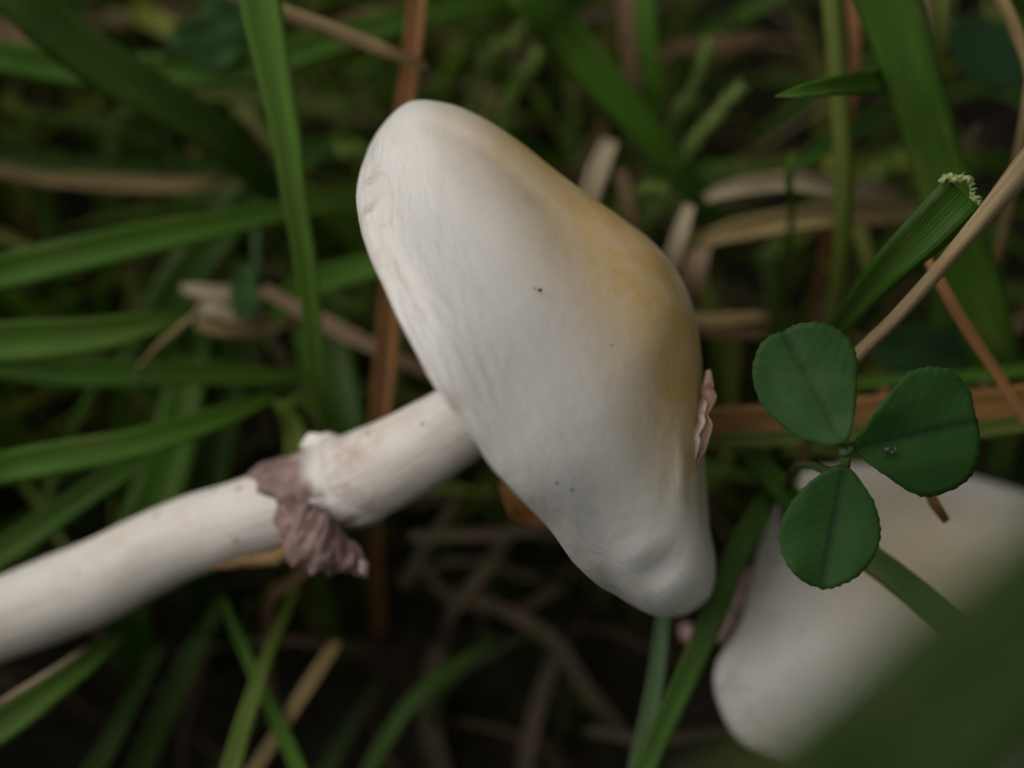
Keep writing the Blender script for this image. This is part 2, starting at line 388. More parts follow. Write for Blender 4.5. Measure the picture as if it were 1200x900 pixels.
PROFILE = [(0, .60), (.08, .597), (.17, .58), (.28, .545), (.40, .49), (.52, .42), (.64, .335), (.75, .245), (.84, .155), (.91, .075),
           (.96, .0), (.99, -.05), (1.0, -.09), (.992, -.122), (.97, -.138), (.945, -.13), (.915, -.10)]
UNDER = [(.80, -.03), (.60, .07), (.40, .15), (.22, .19)]
class Cap:
    def __init__(s, centre, axis, major, radius, height=1.0, seed=0.0, dent=()):
        s.c = centre; s.a = norm(axis); s.m = norm(major - s.a * (major @ s.a)); s.n = np.cross(s.a, s.m); s.R = radius
        if s.n @ FWD > 0: s.n = -s.n
        s.h = height; s.seed = seed; s.warps = []
    def pt(s, r, z, th):
        k = 1 + .030 * math.sin(2 * th + .7 + s.seed) + .022 * math.sin(3 * th + s.seed * 2) + .010 * math.sin(7 * th + 1.1)
        wav = (.020 * math.sin(5 * th + s.seed) + .013 * math.sin(9 * th + 2 + s.seed)) * r ** 3
        lump = .010 * vnoise(r * 4 * math.cos(th) + 3 + s.seed, r * 4 * math.sin(th) + 7) * (r < 1.01)
        return s.c + s.R * (r * k * (math.cos(th) * s.m + math.sin(th) * s.n) + (z * s.h + wav + lump) * s.a)
    def surf(s, prof, nth, sub):
        pr = spline([(r, z, 0) for r, z in prof], sub)
        V, U = [], []
        for i, (r, z, _) in enumerate(pr):
            for j in range(nth):
                th = 2 * math.pi * j / nth
                V.append(s.pt(max(r, .002), z, th)); U.append((j / nth if j <= nth / 2 else 1 - j / nth, i / (sub - 1)))
        F = [(i * nth + j, i * nth + (j + 1) % nth, (i + 1) * nth + (j + 1) % nth, (i + 1) * nth + j) for i in range(sub - 1) for j in range(nth)]
        return np.array(V), F, np.array(U)
    def fit(s, V, contour, c0):
        bins = np.linspace(-math.pi, math.pi, 181)[:-1]; tgt = radial(closed_spline(contour, 400), c0, bins)
        Xd, _, _ = s.surf(PROFILE, 720, 60); X = Xd
        for it in range(4):
            p = PX(X); q = p[:, :2] - c0; a = np.arctan2(q[:, 1], q[:, 0]); r = np.hypot(q[:, 0], q[:, 1])
            idx = np.round((a + math.pi) / (2 * math.pi) * 180).astype(int) % 180
            mx = np.zeros(180); np.maximum.at(mx, idx, r)
            ratio = tgt / np.maximum(mx, 1)
            ker = np.exp(-np.linspace(-2, 2, 7) ** 2) if it < 3 else np.exp(-np.linspace(-2, 2, 3) ** 2); ker /= ker.sum()
            ratio = np.convolve(np.concatenate([ratio[-9:], ratio, ratio[:9]]), ker, 'same')[9:-9]
            s.warps.append((c0, ratio, mx)); X = s.warp1(X, c0, ratio, mx)
        return s.warp(V)
    def warp1(s, X, c0, ratio, tr_):
        p = PX(X); q = p[:, :2] - c0; a = (np.arctan2(q[:, 1], q[:, 0]) + math.pi) / (2 * math.pi) * 180
        r = np.hypot(q[:, 0], q[:, 1])
        i = np.floor(a).astype(int) % 180; f = a - np.floor(a); k = ratio[i] * (1 - f) + ratio[(i + 1) % 180] * f
        e = np.clip(r / np.maximum(tr_[i] * (1 - f) + tr_[(i + 1) % 180] * f, 1), 0, 1) ** 1.6; k = 1 + (k - 1) * e          # leave the middle alone
        d = D + p[:, 2]
        q2 = q * k[:, None] + c0
        return CAM + RIGHT * ((q2[:, :1] - 600) / 1200 * K * d[:, None]) + UP * ((450 - q2[:, 1:]) / 1200 * K * d[:, None]) + FWD * d[:, None]
    def warp(s, X):
        for c0, r, m_ in s.warps: X = s.warp1(X, c0, r, m_)
        return X
    def gills(s, count):
        V, F = [], []
        for k in range(count):
            th = 2 * math.pi * k / count; b = len(V); n = 7
            for r, z in [(.90, -.10), (.78, -.03), (.62, .05), (.45, .125), (.30, .17), (.20, .19)][:6]:
                dep = .085 * math.sin(min(1, (.93 - r) / .25) * math.pi / 2)
                V.append(s.pt(r, z + .01, th)); V.append(s.pt(r, z - dep, th + .004))
            for i in range(5):
                a = b + 2 * i; F.append((a, a + 1, a + 3, a + 2))
        return np.array(V), F

CONT1 = [(500, 115), (535, 121), (570, 137), (610, 163), (650, 195), (690, 226), (730, 255), (765, 283), (790, 312), (808, 345), (818, 385), (823, 430), (824, 480),
         (827, 530), (831, 580), (836, 628), (842, 662), (836, 696), (812, 717), (785, 726), (755, 721), (724, 703), (699, 688), (674, 665), (658, 645), (641, 620), (617, 594),
         (592, 566), (571, 541), (553, 511), (525, 477), (503, 445), (485, 412), (466, 378), (448, 340), (434, 312), (423, 282), (416, 255), (414, 230), (418, 205), (428, 178), (443, 150), (465, 128), (482, 118)]
axis1 = norm(RIGHT * .866 * .95 + UP * .5 * .95 - FWD * .33)
major1 = RIGHT * -.5 + UP * .866
m1 = empty('mushroom', W(-330, 800, 3.2))
tag(m1, 'white mushroom with yellow-stained cap and brown ring leaning over the grass', 'mushroom')
cap1 = Cap(W(600, 440, .55), axis1, major1, wpx(352, .5), 1.0, .3)
V, F, U = cap1.surf(PROFILE + UNDER, 160, 84)
V = cap1.fit(V, CONT1, np.array([655., 430.]))
# sculpted dents: soft fold near the lower tip, wrinkles by the torn margin, flattened upper flank
def dent(V, at, r, depth, stretch=(1, 1), ang=0.0):
    p = PX(V); q = p[:, :2] - np.array(at); ca, sa = math.cos(ang), math.sin(ang)
    u = (q[:, 0] * ca + q[:, 1] * sa) / stretch[0]; v = (-q[:, 0] * sa + q[:, 1] * ca) / stretch[1]
    k = np.exp(-(u * u + v * v) / (r * r)) * (p[:, 2] < 1.2)
    return V + FWD[None, :] * (k * depth)[:, None]
V = dent(V, (772, 668), 17, .10, (1.6, .8), R(-35)); V = dent(V, (755, 645), 16, -.05, (1.8, .5), R(-35))
V = dent(V, (812, 560), 12, .07, (.6, 3.2)); V = dent(V, (798, 550), 9, -.035, (.5, 4.0)); V = dent(V, (783, 575), 7, .03, (.5, 3.5), R(12))
V = dent(V, (690, 300), 60, .06, (1, 1.6), R(-35)); V = dent(V, (470, 330), 20, .05, (.7, 3.5), R(-25))
V = dent(V, (450, 300), 10, -.03, (.6, 6.), R(-26)); V = dent(V, (540, 420), 55, -.05, (.8, 1.5), R(-30))

for x_, y_ in ((462, 150), (490, 142), (520, 150), (550, 165), (580, 184), (610, 210), (635, 238)): V = dent(V, (x_, y_), 13, .035, (2.2, .7), R(28))
V = dent(V, (560, 140), 40, -.04); V = dent(V, (640, 250), 45, .05, (.6, 2), R(-55))
def stain(V, line, reach):
    A = np.array([W(*p) for p in line]); dm = np.full(len(V), 99.)
    for a, b in zip(A[:-1], A[1:]):
        t = np.clip(((V - a) @ (b - a)) / ((b - a) @ (b - a)), 0, 1); dm = np.minimum(dm, np.linalg.norm(V - (a + t[:, None] * (b - a)), axis=1))
    k = np.clip(1 - dm / reach, 0, 1); k = k * k * (3 - 2 * k)
    return np.stack([k, k, k], 1)
M_cap1 = cap_mat('cap_white_yellow', (.49, .325, .112), (.69, .662, .625))
c1 = link('cap', mesh('cap', V, F, U, stain(V, [(650, 205, .1), (715, 272, -.3), (765, 340, -.5), (795, 410, -.4), (806, 450, -.3)], 1.95)), M_cap1, m1)
Vg, Fg = cap1.gills(150); Vg = cap1.warp(Vg)
gi = link('gills', mesh('gills', Vg, Fg), M_gill, c1); gi['kind'] = 'stuff'

def cap_depth(px, py):
    """nearest cap depth at a pixel"""
    p = PX(V); k = np.hypot(p[:, 0] - px, p[:, 1] - py) < 9
    return p[k, 2].min() if k.any() else 0
def blob(name, c, r, mat, parent, squash=(1, 1, 1), seed=0., lump=.2, n=10):
    Vb, Fb = [], []
    for i in range(n + 1):
        ph = math.pi * i / n
        for j in range(2 * n):
            th = 2 * math.pi * j / (2 * n); k = 1 + lump * vnoise(math.cos(th) * math.sin(ph) * 2 + seed, math.sin(th) * math.sin(ph) * 2 + math.cos(ph) * 2 + seed)
            Vb.append(c + r * k * (RIGHT * math.cos(th) * math.sin(ph) * squash[0] + UP * math.cos(ph) * squash[1] + FWD * math.sin(th) * math.sin(ph) * squash[2]))
    m = 2 * n
    Fb = [(i * m + j, i * m + (j + 1) % m, (i + 1) * m + (j + 1) % m, (i + 1) * m + j) for i in range(n) for j in range(m)]
    return link(name, mesh(name, Vb, Fb), mat, parent)
for (x, y, r) in ((633, 340, 2.4), (627, 338, 1.1), (670, 574, 1.5)):
    o = blob('dirt_speck', W(x, y, cap_depth(x, y)), wpx(r), M_speck, c1, (1, .75, .6), x, .3, 6)
# torn margin on the right flank
fl = [(*W(829, 434, -.02), wpx(5)), (*W(836, 455, -.05), wpx(15)), (*W(833, 480, -.1), wpx(18)), (*W(824, 510, -.14), wpx(17)), (*W(815, 535, -.16), wpx(11)), (*W(809, 562, -.16), wpx(4))]
Vr, Fr, Ur = ribbon(fl, 30, twist=.5, curl=.55, thick=.03, mid=.5, wav=.22)
link('torn_skin', mesh('torn_skin', Vr, Fr, Ur), M_torn, c1)
fl = [(*W(826, 470, -.13), wpx(3)), (*W(822, 492, -.2), wpx(7)), (*W(814, 520, -.25), wpx(6)), (*W(810, 545, -.22), wpx(3))]
Vr, Fr, Ur = ribbon(fl, 24, twist=-.4, curl=.5, thick=.02, mid=.5, wav=.3)
link('torn_skin', mesh('torn_skin', Vr, Fr, Ur), flesh('torn_skin_pale', (.66, .54, .44), (.45, .32, .24), 420), c1)

# stem: runs from under the cap down to the left into the turf
ST = [(640, 430, .75, 92), (600, 456, .8, 92), (535, 498, .95, 95), (480, 531, 1.1, 102), (410, 565, 1.3, 108), (325, 597, 1.5, 97), (222, 629, 1.75, 94),
      (165, 655, 1.85, 96), (108, 684, 2.0, 100), (0, 727, 2.2, 96), (-120, 770, 2.5, 100), (-230, 815, 3.0, 108)]
P = [(*W(x, y, d), wpx(wd, d)) for x, y, d, wd in ST]
base = P[-1]; bx, by = base[0] - 1.0, base[1] - .3
P.append((bx, by, ground_z(bx, by) - .5, 1.3))
Vs, Fs, Us = tube(P, 110, 40, .014, 2.0)
pp = PX(Vs); near = np.exp(-((pp[:, 0] - 405) ** 2 / 38 ** 2)) * .9 + np.exp(-((pp[:, 0] - 300) ** 2 / 90 ** 2)) * .12
colr = np.zeros((len(Vs), 3)); colr[:, 0] = np.clip(near, 0, 1)
M_stem = stem_mat('stem_white')
st = link('stem', mesh('stem', Vs, Fs, Us, colr), M_stem, m1)
Q = spline(P, 400); QC = Q[:, :3]; QT, QN, QB = frames(QC, -FWD + .01 * UP, 200)   # stem frame: N towards the viewer
def on_stem(px):
    p = PX(QC); return int(np.argmin(np.abs(p[:, 0] - px) + 1e4 * (np.arange(400) > 330)))
# ring: wrinkled brown collar, free edge towards the base, a torn flap hanging below
def ring():
    nth, ns = 140, 26; Vv, U2 = [], []
    sgn = 1.0 if (QB[on_stem(360)] @ UP) > 0 else -1.0       # B*sgn points up in the picture
    for i in range(ns):
        s = i / (ns - 1)
        for j in range(nth):
            th = 2 * math.pi * j / nth
            up = math.sin(th); front = math.cos(th)
            down = max(0, -up - .15) ** 1.2 * (0.45 + .55 * max(0, front + .4))
            px_free = 322 + 24 * (1 - up) / 2 + 9 * math.sin(3 * th + 1) + 5 * math.sin(8 * th)
            px_att = 414 - 8 * up - 6 * max(0, front) + 22 * down
            x = px_att + (px_free - px_att) * s
            k = on_stem(x); r0 = Q[k, 3] / 2
            wr = .03 * vnoise(th * 5.0, s * 5 + 3) + .05 * vnoise(th * 2.2 + 9, s * 3) + .015 * math.sin(th * 19 + 5 * s) * s
            groove = -.06 * math.exp(-((s - .42) / .2) ** 2)
            lip = .14 * math.exp(-((s - .86) / .13) ** 2)
            r = r0 * (1.004 + .08 * math.sin(math.pi * min(1, s * 1.15)) + lip + groove + wr * min(1, s * 4) * (1.2 - .5 * (s > .9)))
            if s > .97: r = r0 * 1.0
            p = QC[k] + r * (QN[k] * front + QB[k] * sgn * up)
            Vv.append(p); U2.append((j / nth, s))
    Fq = [(i * nth + j, i * nth + (j + 1) % nth, (i + 1) * nth + (j + 1) % nth, (i + 1) * nth + j) for i in range(ns - 1) for j in range(nth)]
    return Vv, Fq, U2
Vv, Fq, U2 = ring()
def collar_mat():
    m, t, bs, out = newmat('ring_collar'); g = G(t)
    tc = g.n('ShaderNodeTexCoord'); ob = tc.outputs['Object']; su = g.n('ShaderNodeSeparateXYZ'); g.l(tc.outputs['UV'], su.inputs[0])
    nz = g.noise(ob, 300, 5, .65)
    br = g.mix(g.ramp(nz, [(.35, (0,) * 3), (.68, (1,) * 3)]), (.30, .20, .18), (.13, .075, .066))
    e = g.math('ADD', su.outputs[1], g.math('MULTIPLY_ADD', g.noise(ob, 240, 4), .5, -.25))
    g.l(g.mix(g.ramp(e, [(.10, (0,) * 3), (.42, (1,) * 3)]), (.66, .61, .56), br), bs.inputs['Base Color'])
    bs.inputs['Roughness'].default_value = .6; bs.inputs['Specular IOR Level'].default_value = .25
    g.l(g.bump(g.noise(ob, 500, 4), .0003, .6), bs.inputs['Normal']); return m
rg = link('ring', mesh('ring', Vv, Fq, U2), collar_mat(), m1)
# hanging torn flap of the ring
def flap(ctrl, n=34, m=15, seed=0., thick=.05):
    """ctrl rows: (px,py,dd) spine and (dx,dy) half-width direction in px"""
    Q_ = spline([(*W(a, b, d), c, e) for a, b, d, c, e in ctrl], n); Vt = []; 
    for i, q in enumerate(Q_):
        for j in range(m):
            t = j / (m - 1) * 2 - 1
            off = RIGHT * wpx(q[3]) * t - UP * wpx(q[4]) * t
            wr = .06 * vnoise(i * .33 + seed, t * 1.6 + seed) + .035 * vnoise(i * .8 + seed * 5, t * 4 + i * .25) + .008 * math.sin(i * .95 + t * 3 + seed) - .10 * (1 - t * t)
            edge = .16 * vnoise(i * .45 + 3 * seed, t * 3) * abs(t)
            Vt.append(q[:3] + off * (1 + edge) + FWD * wr)
    nb = len(Vt); Vb = [v + FWD * thick for v in Vt]; V_ = Vt + Vb; F_ = []
    for i in range(n - 1):
        for j in range(m - 1):
            a = i * m + j; F_.append((a, a + 1, a + m + 1, a + m)); F_.append((nb + a, nb + a + m, nb + a + m + 1, nb + a + 1))
    for i in range(n - 1):
        for j in (0, m - 1):
            a = i * m + j; F_.append((a, a + m, nb + a + m, nb + a) if j == 0 else (a, nb + a, nb + a + m, a + m))
    for i in (0, n - 1):
        for j in range(m - 1):
            a = i * m + j; F_.append((a, nb + a, nb + a + 1, a + 1) if i == 0 else (a, a + 1, nb + a + 1, nb + a))
    return V_, F_
Vf, Ff = flap([(332, 592, .78, -12, 10), (347, 618, .68, -17, 26), (366, 634, .66, -15, 33), (388, 645, .72, -8, 29), (410, 655, .82, -3, 22), (427, 666, .9, -1, 13), (433, 670, .94, 0, 6)], 40, 15, 1.3)
link('hanging_flap', mesh('hanging_flap', Vf, Ff), M_ring, rg)
blob('flap_tip', W(425, 664, .84), wpx(8), flesh('flap_tip_pale', (.50, .36, .33), (.36, .24, .21), 300), rg, (1, 1.1, 1), 2.2, .3)
blob('veil_remnant', W(376, 520, 1.35), wpx(19, 1.3), M_white, m1, (1.15, .75, 1), 4.1, .25)
# peeled brown strip on the underside of the stem
pl = [(*W(245, 667, 1.45), wpx(5)), (*W(275, 664, 1.35), wpx(15)), (*W(305, 659, 1.25), wpx(20)), (*W(335, 651, 1.2), wpx(20)), (*W(352, 645, 1.15), wpx(8))]
Vr, Fr, Ur = ribbon(pl, 26, twist=.35, curl=-.25, thick=.05, mid=.5, wav=.08)
link('peeled_strip', mesh('peeled_strip', Vr, Fr, Ur), M_peel, st)

# second mushroom, lower right
CONT2 = [(1000, 543), (960, 547), (930, 557), (908, 590), (886, 648), (876, 694), (864, 734), (839, 770), (835, 805), (848, 845), (868, 874), (900, 893), (960, 915), (1040, 940),
         (1130, 950), (1210, 935), (1275, 880), (1310, 800), (1310, 700), (1275, 625), (1210, 580), (1130, 556), (1060, 545)]
z2 = 2.7
a2 = W(1150, 640, z2 + 3.9); m2 = empty('mushroom', (a2[0], a2[1], ground_z(a2[0], a2[1])))
tag(m2, 'pale beige mushroom half hidden behind the clover leaf and a blurred green blade', 'mushroom')
cap2 = Cap(W(1080, 745, z2 + .4), norm(UP * .30 + RIGHT * .42 - FWD * .80), RIGHT * -.5 + UP * .8, wpx(250, z2), .85, 2.1)
V2, F2, Ux2 = cap2.surf(PROFILE + UNDER, 110, 60)
V2 = cap2.fit(V2, CONT2, np.array([1075., 745.]))
M_cap2 = cap_mat('cap_beige', (.46, .385, .25), (.66, .625, .58))
cc2 = link('cap', mesh('cap', V2, F2, Ux2, stain(V2, [(1080, 590, z2 - .8), (1180, 660, z2 - 1.2)], 2.6)), M_cap2, m2)
Vg, Fg = cap2.gills(90); gi = link('gills', mesh('gills', cap2.warp(Vg), Fg), M_gill, cc2); gi['kind'] = 'stuff'
b2 = W(1080, 745, z2 + .9); e2 = m2.location / S
P2 = [(*b2, 1.0), (*(b2 * .6 + np.array(e2) * .4), 1.0), (e2[0], e2[1], e2[2] - .4, 1.25)]
Vs, Fs, Us = tube(P2, 40, 24, .02, 5.); link('stem', mesh('stem', Vs, Fs, Us, np.zeros((len(Vs), 3))), M_stem, m2)
Vf, Ff = flap([(884, 668, z2 - .1, 9, 4), (868, 698, z2 - .2, 17, 9), (856, 724, z2 - .25, 20, 11), (842, 752, z2 - .2, 12, 7)], 22, 9, 4.0)
link('torn_margin', mesh('torn_margin', Vf, Ff), flesh('margin_pink', (.42, .30, .26), (.30, .19, .16), 300), cc2)
blob('margin_crumb', W(806, 741, z2 + .6), wpx(9, z2), M_gill, cc2, (1, 1.2, 1), 8., .3)

# ------------------------------------------------------------------ clover leaf in focus
def leaflet(outline, basept, tip, dd, tilt, parent, fold=.05, seed=0., teeth=True, mat=None, name='leaflet'):
    C0 = closed_spline(outline, 150); b = np.array(basept, float); t = np.array(tip, float)
    ax = norm(t - b); nx = np.array([-ax[1], ax[0]]); L = np.linalg.norm(t - b); cen = b + ax * L * .52
    rings = 11; n = len(C0); Vt, U = [], []
    def height(p):
        q = p - b; al = (q @ ax) / L; la = (q @ nx) / L
        return -fold * min(1, abs(la) * 4) + .05 * la * la * 4 + .06 * math.sin(al * 2.6) * 0.6 + .045 * vnoise(al * 3.2 + seed, la * 4) + tilt[0] * (al - .5) + tilt[1] * la, (la, al)
    for i in range(rings + 1):
        f = i / rings
        for k in range(n):
            p = cen + (C0[k] - cen) * f
            if teeth and i == rings:
                al = ((p - b) @ ax) / L
                if al > .16: p = cen + (p - cen) * (1 + .028 * (.3 + .65 * abs(vnoise(k * .23 + seed, 3))) * max(0, abs(math.modf(k * .21 + .5 * vnoise(k * .11, seed))[0] * 2 - 1) - .3) * 1.5 + .006 * vnoise(k * .9, seed))
            h, uv = height(p)
            Vt.append(W(p[0], p[1], dd + h)); U.append(uv)
    nb = len(Vt); th = .018
    Vb = [v + FWD * th * (1 if idx < rings * n else .2) for idx, v in enumerate(Vt)]
    F_ = []
    for i in range(rings):
        for k in range(n):
            a, b_, c, d = i * n + k, i * n + (k + 1) % n, (i + 1) * n + (k + 1) % n, (i + 1) * n + k
            F_.append((a, b_, c, d)); F_.append((nb + d, nb + c, nb + b_, nb + a))
    for k in range(n):
        a, b_ = rings * n + k, rings * n + (k + 1) % n; F_.append((a, b_, nb + b_, nb + a))
    return link(name, mesh(name, Vt + Vb, F_, U + U), mat or M_clover, parent)

DC = -1.0
sx_ = 1.0
node = W(990, 532, DC)
clv = empty('clover_leaf', node - np.array([0, 0, 4.0]))
tag(clv, 'sharp three-part green clover leaf beside the big white cap', 'clover')
leaflet([(986, 522), (962, 521), (935, 512), (908, 492), (890, 468), (882, 440), (887, 412), (900, 395), (918, 388), (935, 380), (960, 378), (982, 386), (998, 402), (1005, 425), (1004, 460), (1001, 490), (996, 512)],
        (988, 524), (914, 384), DC, (.25, -.1), clv, seed=1.)
leaflet([(1000, 522), (1014, 500), (1032, 474), (1056, 446), (1070, 435), (1092, 430), (1116, 436), (1136, 456), (1142, 482), (1148, 508), (1146, 540), (1134, 562), (1112, 576), (1085, 582), (1062, 574), (1036, 556), (1014, 540)],
        (997, 527), (1146, 492), DC, (.1, .25), clv, seed=5.)
leaflet([(988, 545), (1000, 552), (1012, 568), (1024, 588), (1031, 612), (1031, 634), (1022, 656), (1004, 676), (982, 687), (966, 690), (942, 682), (924, 664), (914, 640), (916, 612), (928, 588), (948, 566), (970, 550)],
        (990, 542), (962, 690), DC, (-.1, .1), clv, seed=9.)
Pp = [(*W(985, 520, DC + .03), wpx(6)), (*W(990, 531, DC + .03), wpx(13)), (*W(992, 545, DC + .05), wpx(11)), (*W(972, 552, DC + .5), wpx(10)), (*W(945, 545, DC + 1.0), wpx(10)), (*W(925, 560, DC + 2.2), wpx(11)), (*W(915, 620, DC + 4.5), wpx(12))]
g0 = W(915, 640, DC + 7); Pp.append((g0[0], g0[1], ground_z(g0[0], g0[1]) - .2, wpx(14)))
Vs, Fs, Us = tube(Pp, 60, 10, .05, 3.)
o = link('petiole', mesh('petiole', Vs, Fs, Us), M_grass, clv); o.color = (.075, .115, .04, 1)
Vs, Fs, Us = tube([(*W(982, 521, DC), wpx(6)), (*W(990, 530, DC - .02), wpx(12)), (*W(999, 524, DC), wpx(6))], 14, 9, .1, 1.)
o = link('leaf_joint', mesh('leaf_joint', Vs, Fs, Us), M_grass, clv); o.color = (.09, .14, .05, 1)
# small dew drop resting on the right leaflet
mw, t_, bs_, _ = newmat('dew_water'); bs_.inputs['Transmission Weight'].default_value = 1; bs_.inputs['Roughness'].default_value = .03; bs_.inputs['IOR'].default_value = 1.33
dw = blob('dew_drop', W(1043, 528, DC - .01), wpx(7.5), mw, None, (1, .8, .55), 1., .08)
tag(dw, 'tiny clear water drop lying on the right clover leaflet', 'water drop')

# ------------------------------------------------------------------ single blades, stalks and straws
GREENS = {'g': (.080, .185, .018), 'd': (.044, .105, .011), 'b': (.125, .245, .036), 'y': (.145, .215, .035), 'o': (.120, .155, .028), 't': (.115, .195, .085),
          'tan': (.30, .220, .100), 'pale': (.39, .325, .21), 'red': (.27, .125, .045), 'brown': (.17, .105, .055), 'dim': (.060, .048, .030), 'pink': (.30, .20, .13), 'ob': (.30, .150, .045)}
def root_pts(P3, tang, wd, lean=.45, sink=.4):
    """two extra points that carry a blade's lower end down into the soil"""
    h = max(.3, P3[2] - ground_z(P3[0], P3[1])); t = np.array([tang[0], tang[1], 0.]); t = norm(t) if np.linalg.norm(t) > .05 else np.zeros(3)
    q = P3 + t * h * lean; gz = ground_z(q[0], q[1])
    mid = P3 + t * h * lean * .65; mid[2] = P3[2] * .48 + gz * .52
    return [(*mid, wd * .9), (q[0], q[1], gz - sink, wd * .8)]
def blade(name, label, cat, c, pts, root=None, kind='ribbon', n=30, twist=0., curl=.16, group=None, lean=.45, rate=0., rough=.1, mat=None, wav=.03, parent=None):
    P = [(*W(x, y, d), wpx(wd, d)) for x, y, d, wd in pts]; k = .5
    k = np.array(P[len(P) // 2][:3])
    if isinstance(root, tuple):
        q = W(root[0], root[1], ray_ground(root[0], root[1]) + .3); P = [(*q, P[0][3])] + P
    elif root == 'b':
        P += root_pts(np.array(P[-1][:3]), np.array(P[-1][:3]) - np.array(P[-2][:3]), P[-1][3], lean)
    elif root == 'a':
        P = root_pts(np.array(P[0][:3]), np.array(P[0][:3]) - np.array(P[1][:3]), P[0][3], lean)[::-1] + P
    if kind == 'tube': Vx, Fx, Ux = tube(P, n, 10, rough, pts[0][0] * .37)
    else: Vx, Fx, Ux = ribbon(P, n, twist, curl, mid=k, twist_rate=rate, wav=wav)
    if mat is None: mat = M_straw if c in ('tan', 'pale', 'red', 'brown', 'dim', 'pink', 'ob') else M_grass
    o = link(name, mesh(name, Vx, Fx, Ux), mat, parent); o.color = (*GREENS[c], 1)
    if parent is None: tag(o, label, cat, group)
    return o
GB, SW = 'grass_blade', 'straw'
def gb(c, label, pts, root='a', **k): return blade(GB, label, 'grass', c, pts, root, **k)
def sw(c, label, pts, root='a', **k): return blade(SW, label, 'straw', c, pts, root, **k)
# upper left
gb('d', 'broad dark green blade crossing over a paler flat blade in the upper corner', [(-40, -20, 2.0, 62), (90, 50, 2.4, 62), (190, 115, 2.8, 54), (270, 175, 3.5, 44), (340, 240, 4.6, 26), (380, 280, 5.4, 4)], curl=.2)
gb('g', 'flat green blade under the dark one, rising to pass behind the reddish stalk', [(-60, 70, 4.0, 38), (60, 76, 4.0, 40), (180, 84, 4.0, 40), (290, 78, 4.0, 38), (380, 50, 4.1, 34), (470, 25, 4.3, 28), (560, 2, 4.6, 20), (640, -20, 5., 6)], curl=.2)
gb('b', 'bright upright green blade narrowing down to the ring of the mushroom', [(296, -60, .9, 50), (306, 0, 1.0, 49), (318, 70, 1.15, 43), (332, 150, 1.35, 36), (346, 230, 1.6, 30), (358, 310, 1.9, 26), (367, 390, 2.3, 22), (374, 450, 2.7, 20), (386, 505, 3.3, 17)], root='b', curl=.22, lean=.1, n=44)
sw('tan', 'long yellowish straw lying flat in the moss left of the cap', [(-50, 198, 5.2, 14), (60, 210, 5.2, 15), (160, 216, 5.2, 17), (250, 217, 5.2, 16), (310, 214, 5.4, 10)], kind='ribbon')
gb('o', 'thin olive stalk running level to the top of the cap', [(205, 104, 5.0, 16), (280, 113, 5.0, 20), (360, 122, 5.0, 22), (450, 138, 5.2, 20)], root='b')
gb('d', 'dull green blade edge lying along the yellowish straw', [(-60, 190, 5.6, 22), (120, 200, 5.5, 24), (300, 195, 5.6, 14)], curl=.2)
gb('g', 'long green blade sweeping from the left up to the cap rim', [(-60, 340, 2.6, 46), (0, 320, 2.6, 44), (100, 297, 2.7, 42), (200, 274, 2.9, 38), (290, 255, 3.2, 28), (380, 240, 3.6, 20), (440, 233, 4, 8)], curl=.22, n=36)
gb('d', 'wide drooping dark green blade arching down behind the pale straw bundle', [(420, 150, 4.8, 10), (350, 195, 4.5, 36), (285, 245, 4.3, 48), (225, 315, 4.3, 58), (185, 400, 4.6, 62), (165, 500, 5.2, 60)], root='b', lean=.1, curl=.15)
gb('b', 'pale bright blade whose tip ends at the straw bundle', [(-60, 405, 2.4, 60), (0, 400, 2.4, 56), (80, 396, 2.5, 50), (150, 384, 2.6, 38), (200, 372, 2.8, 20), (232, 364, 3.0, 3)], curl=.25, twist=.25)
gb('g', 'level green blade just below the pale bright blade', [(-60, 432, 3.0, 36), (60, 436, 3.0, 36), (160, 438, 3.1, 32), (250, 440, 3.4, 26), (330, 442, 3.8, 18), (390, 440, 4.2, 6)], curl=.2)
gb('g', 'green blade slanting across the dark gap above the stem', [(-60, 562, 1.9, 40), (0, 550, 2.0, 40), (80, 535, 2.1, 40), (170, 515, 2.3, 36), (260, 488, 2.7, 26), (335, 458, 3.2, 6)], curl=.22)
gb('g', 'narrow green blade running up along the upper side of the stem', [(-60, 690, 2.6, 34), (0, 648, 2.7, 34), (70, 600, 2.8, 30), (140, 556, 3.0, 24), (205, 522, 3.3, 6)], curl=.25)
gb('g', 'short broad upright blade rising behind the stem', [(150, 680, 4.0, 56), (175, 600, 4.0, 60), (200, 530, 4.2, 56), (215, 470, 4.4, 48), (232, 400, 4.8, 30), (250, 350, 5.2, 5)], curl=.2, lean=.2)
gb('d', 'darker upright blade beside the broad one behind the stem', [(232, 640, 4.6, 40), (245, 570, 4.6, 42), (262, 500, 4.8, 36), (285, 430, 5.2, 18), (300, 390, 5.6, 4)], curl=.2, lean=.2)
gb('d', 'deep green upright blade between the bright blade and reddish stalk', [(420, 560, 4.0, 40), (405, 480, 4.0, 42), (396, 420, 4.2, 36), (392, 350, 4.6, 24), (395, 300, 5.0, 5)], curl=.2, lean=.2)
gb('g', 'short curved green blade touching the left rim of the cap', [(340, 352, 4.6, 30), (380, 330, 4.2, 32), (415, 318, 4.0, 30), (450, 310, 3.8, 26)], root='a', curl=.2)
gb('y', 'small yellow-green shoot just above the ring', [(352, 560, 3.0, 30), (345, 510, 3.0, 26), (335, 482, 2.9, 18), (322, 470, 2.8, 4)], curl=.3, lean=.1)
gb('y', 'bent yellow-green shoot leaning on the bright upright blade', [(385, 520, 3.4, 22), (372, 480, 3.4, 22), (350, 466, 3.2, 16), (328, 476, 3.1, 4)], curl=.3, lean=.1)
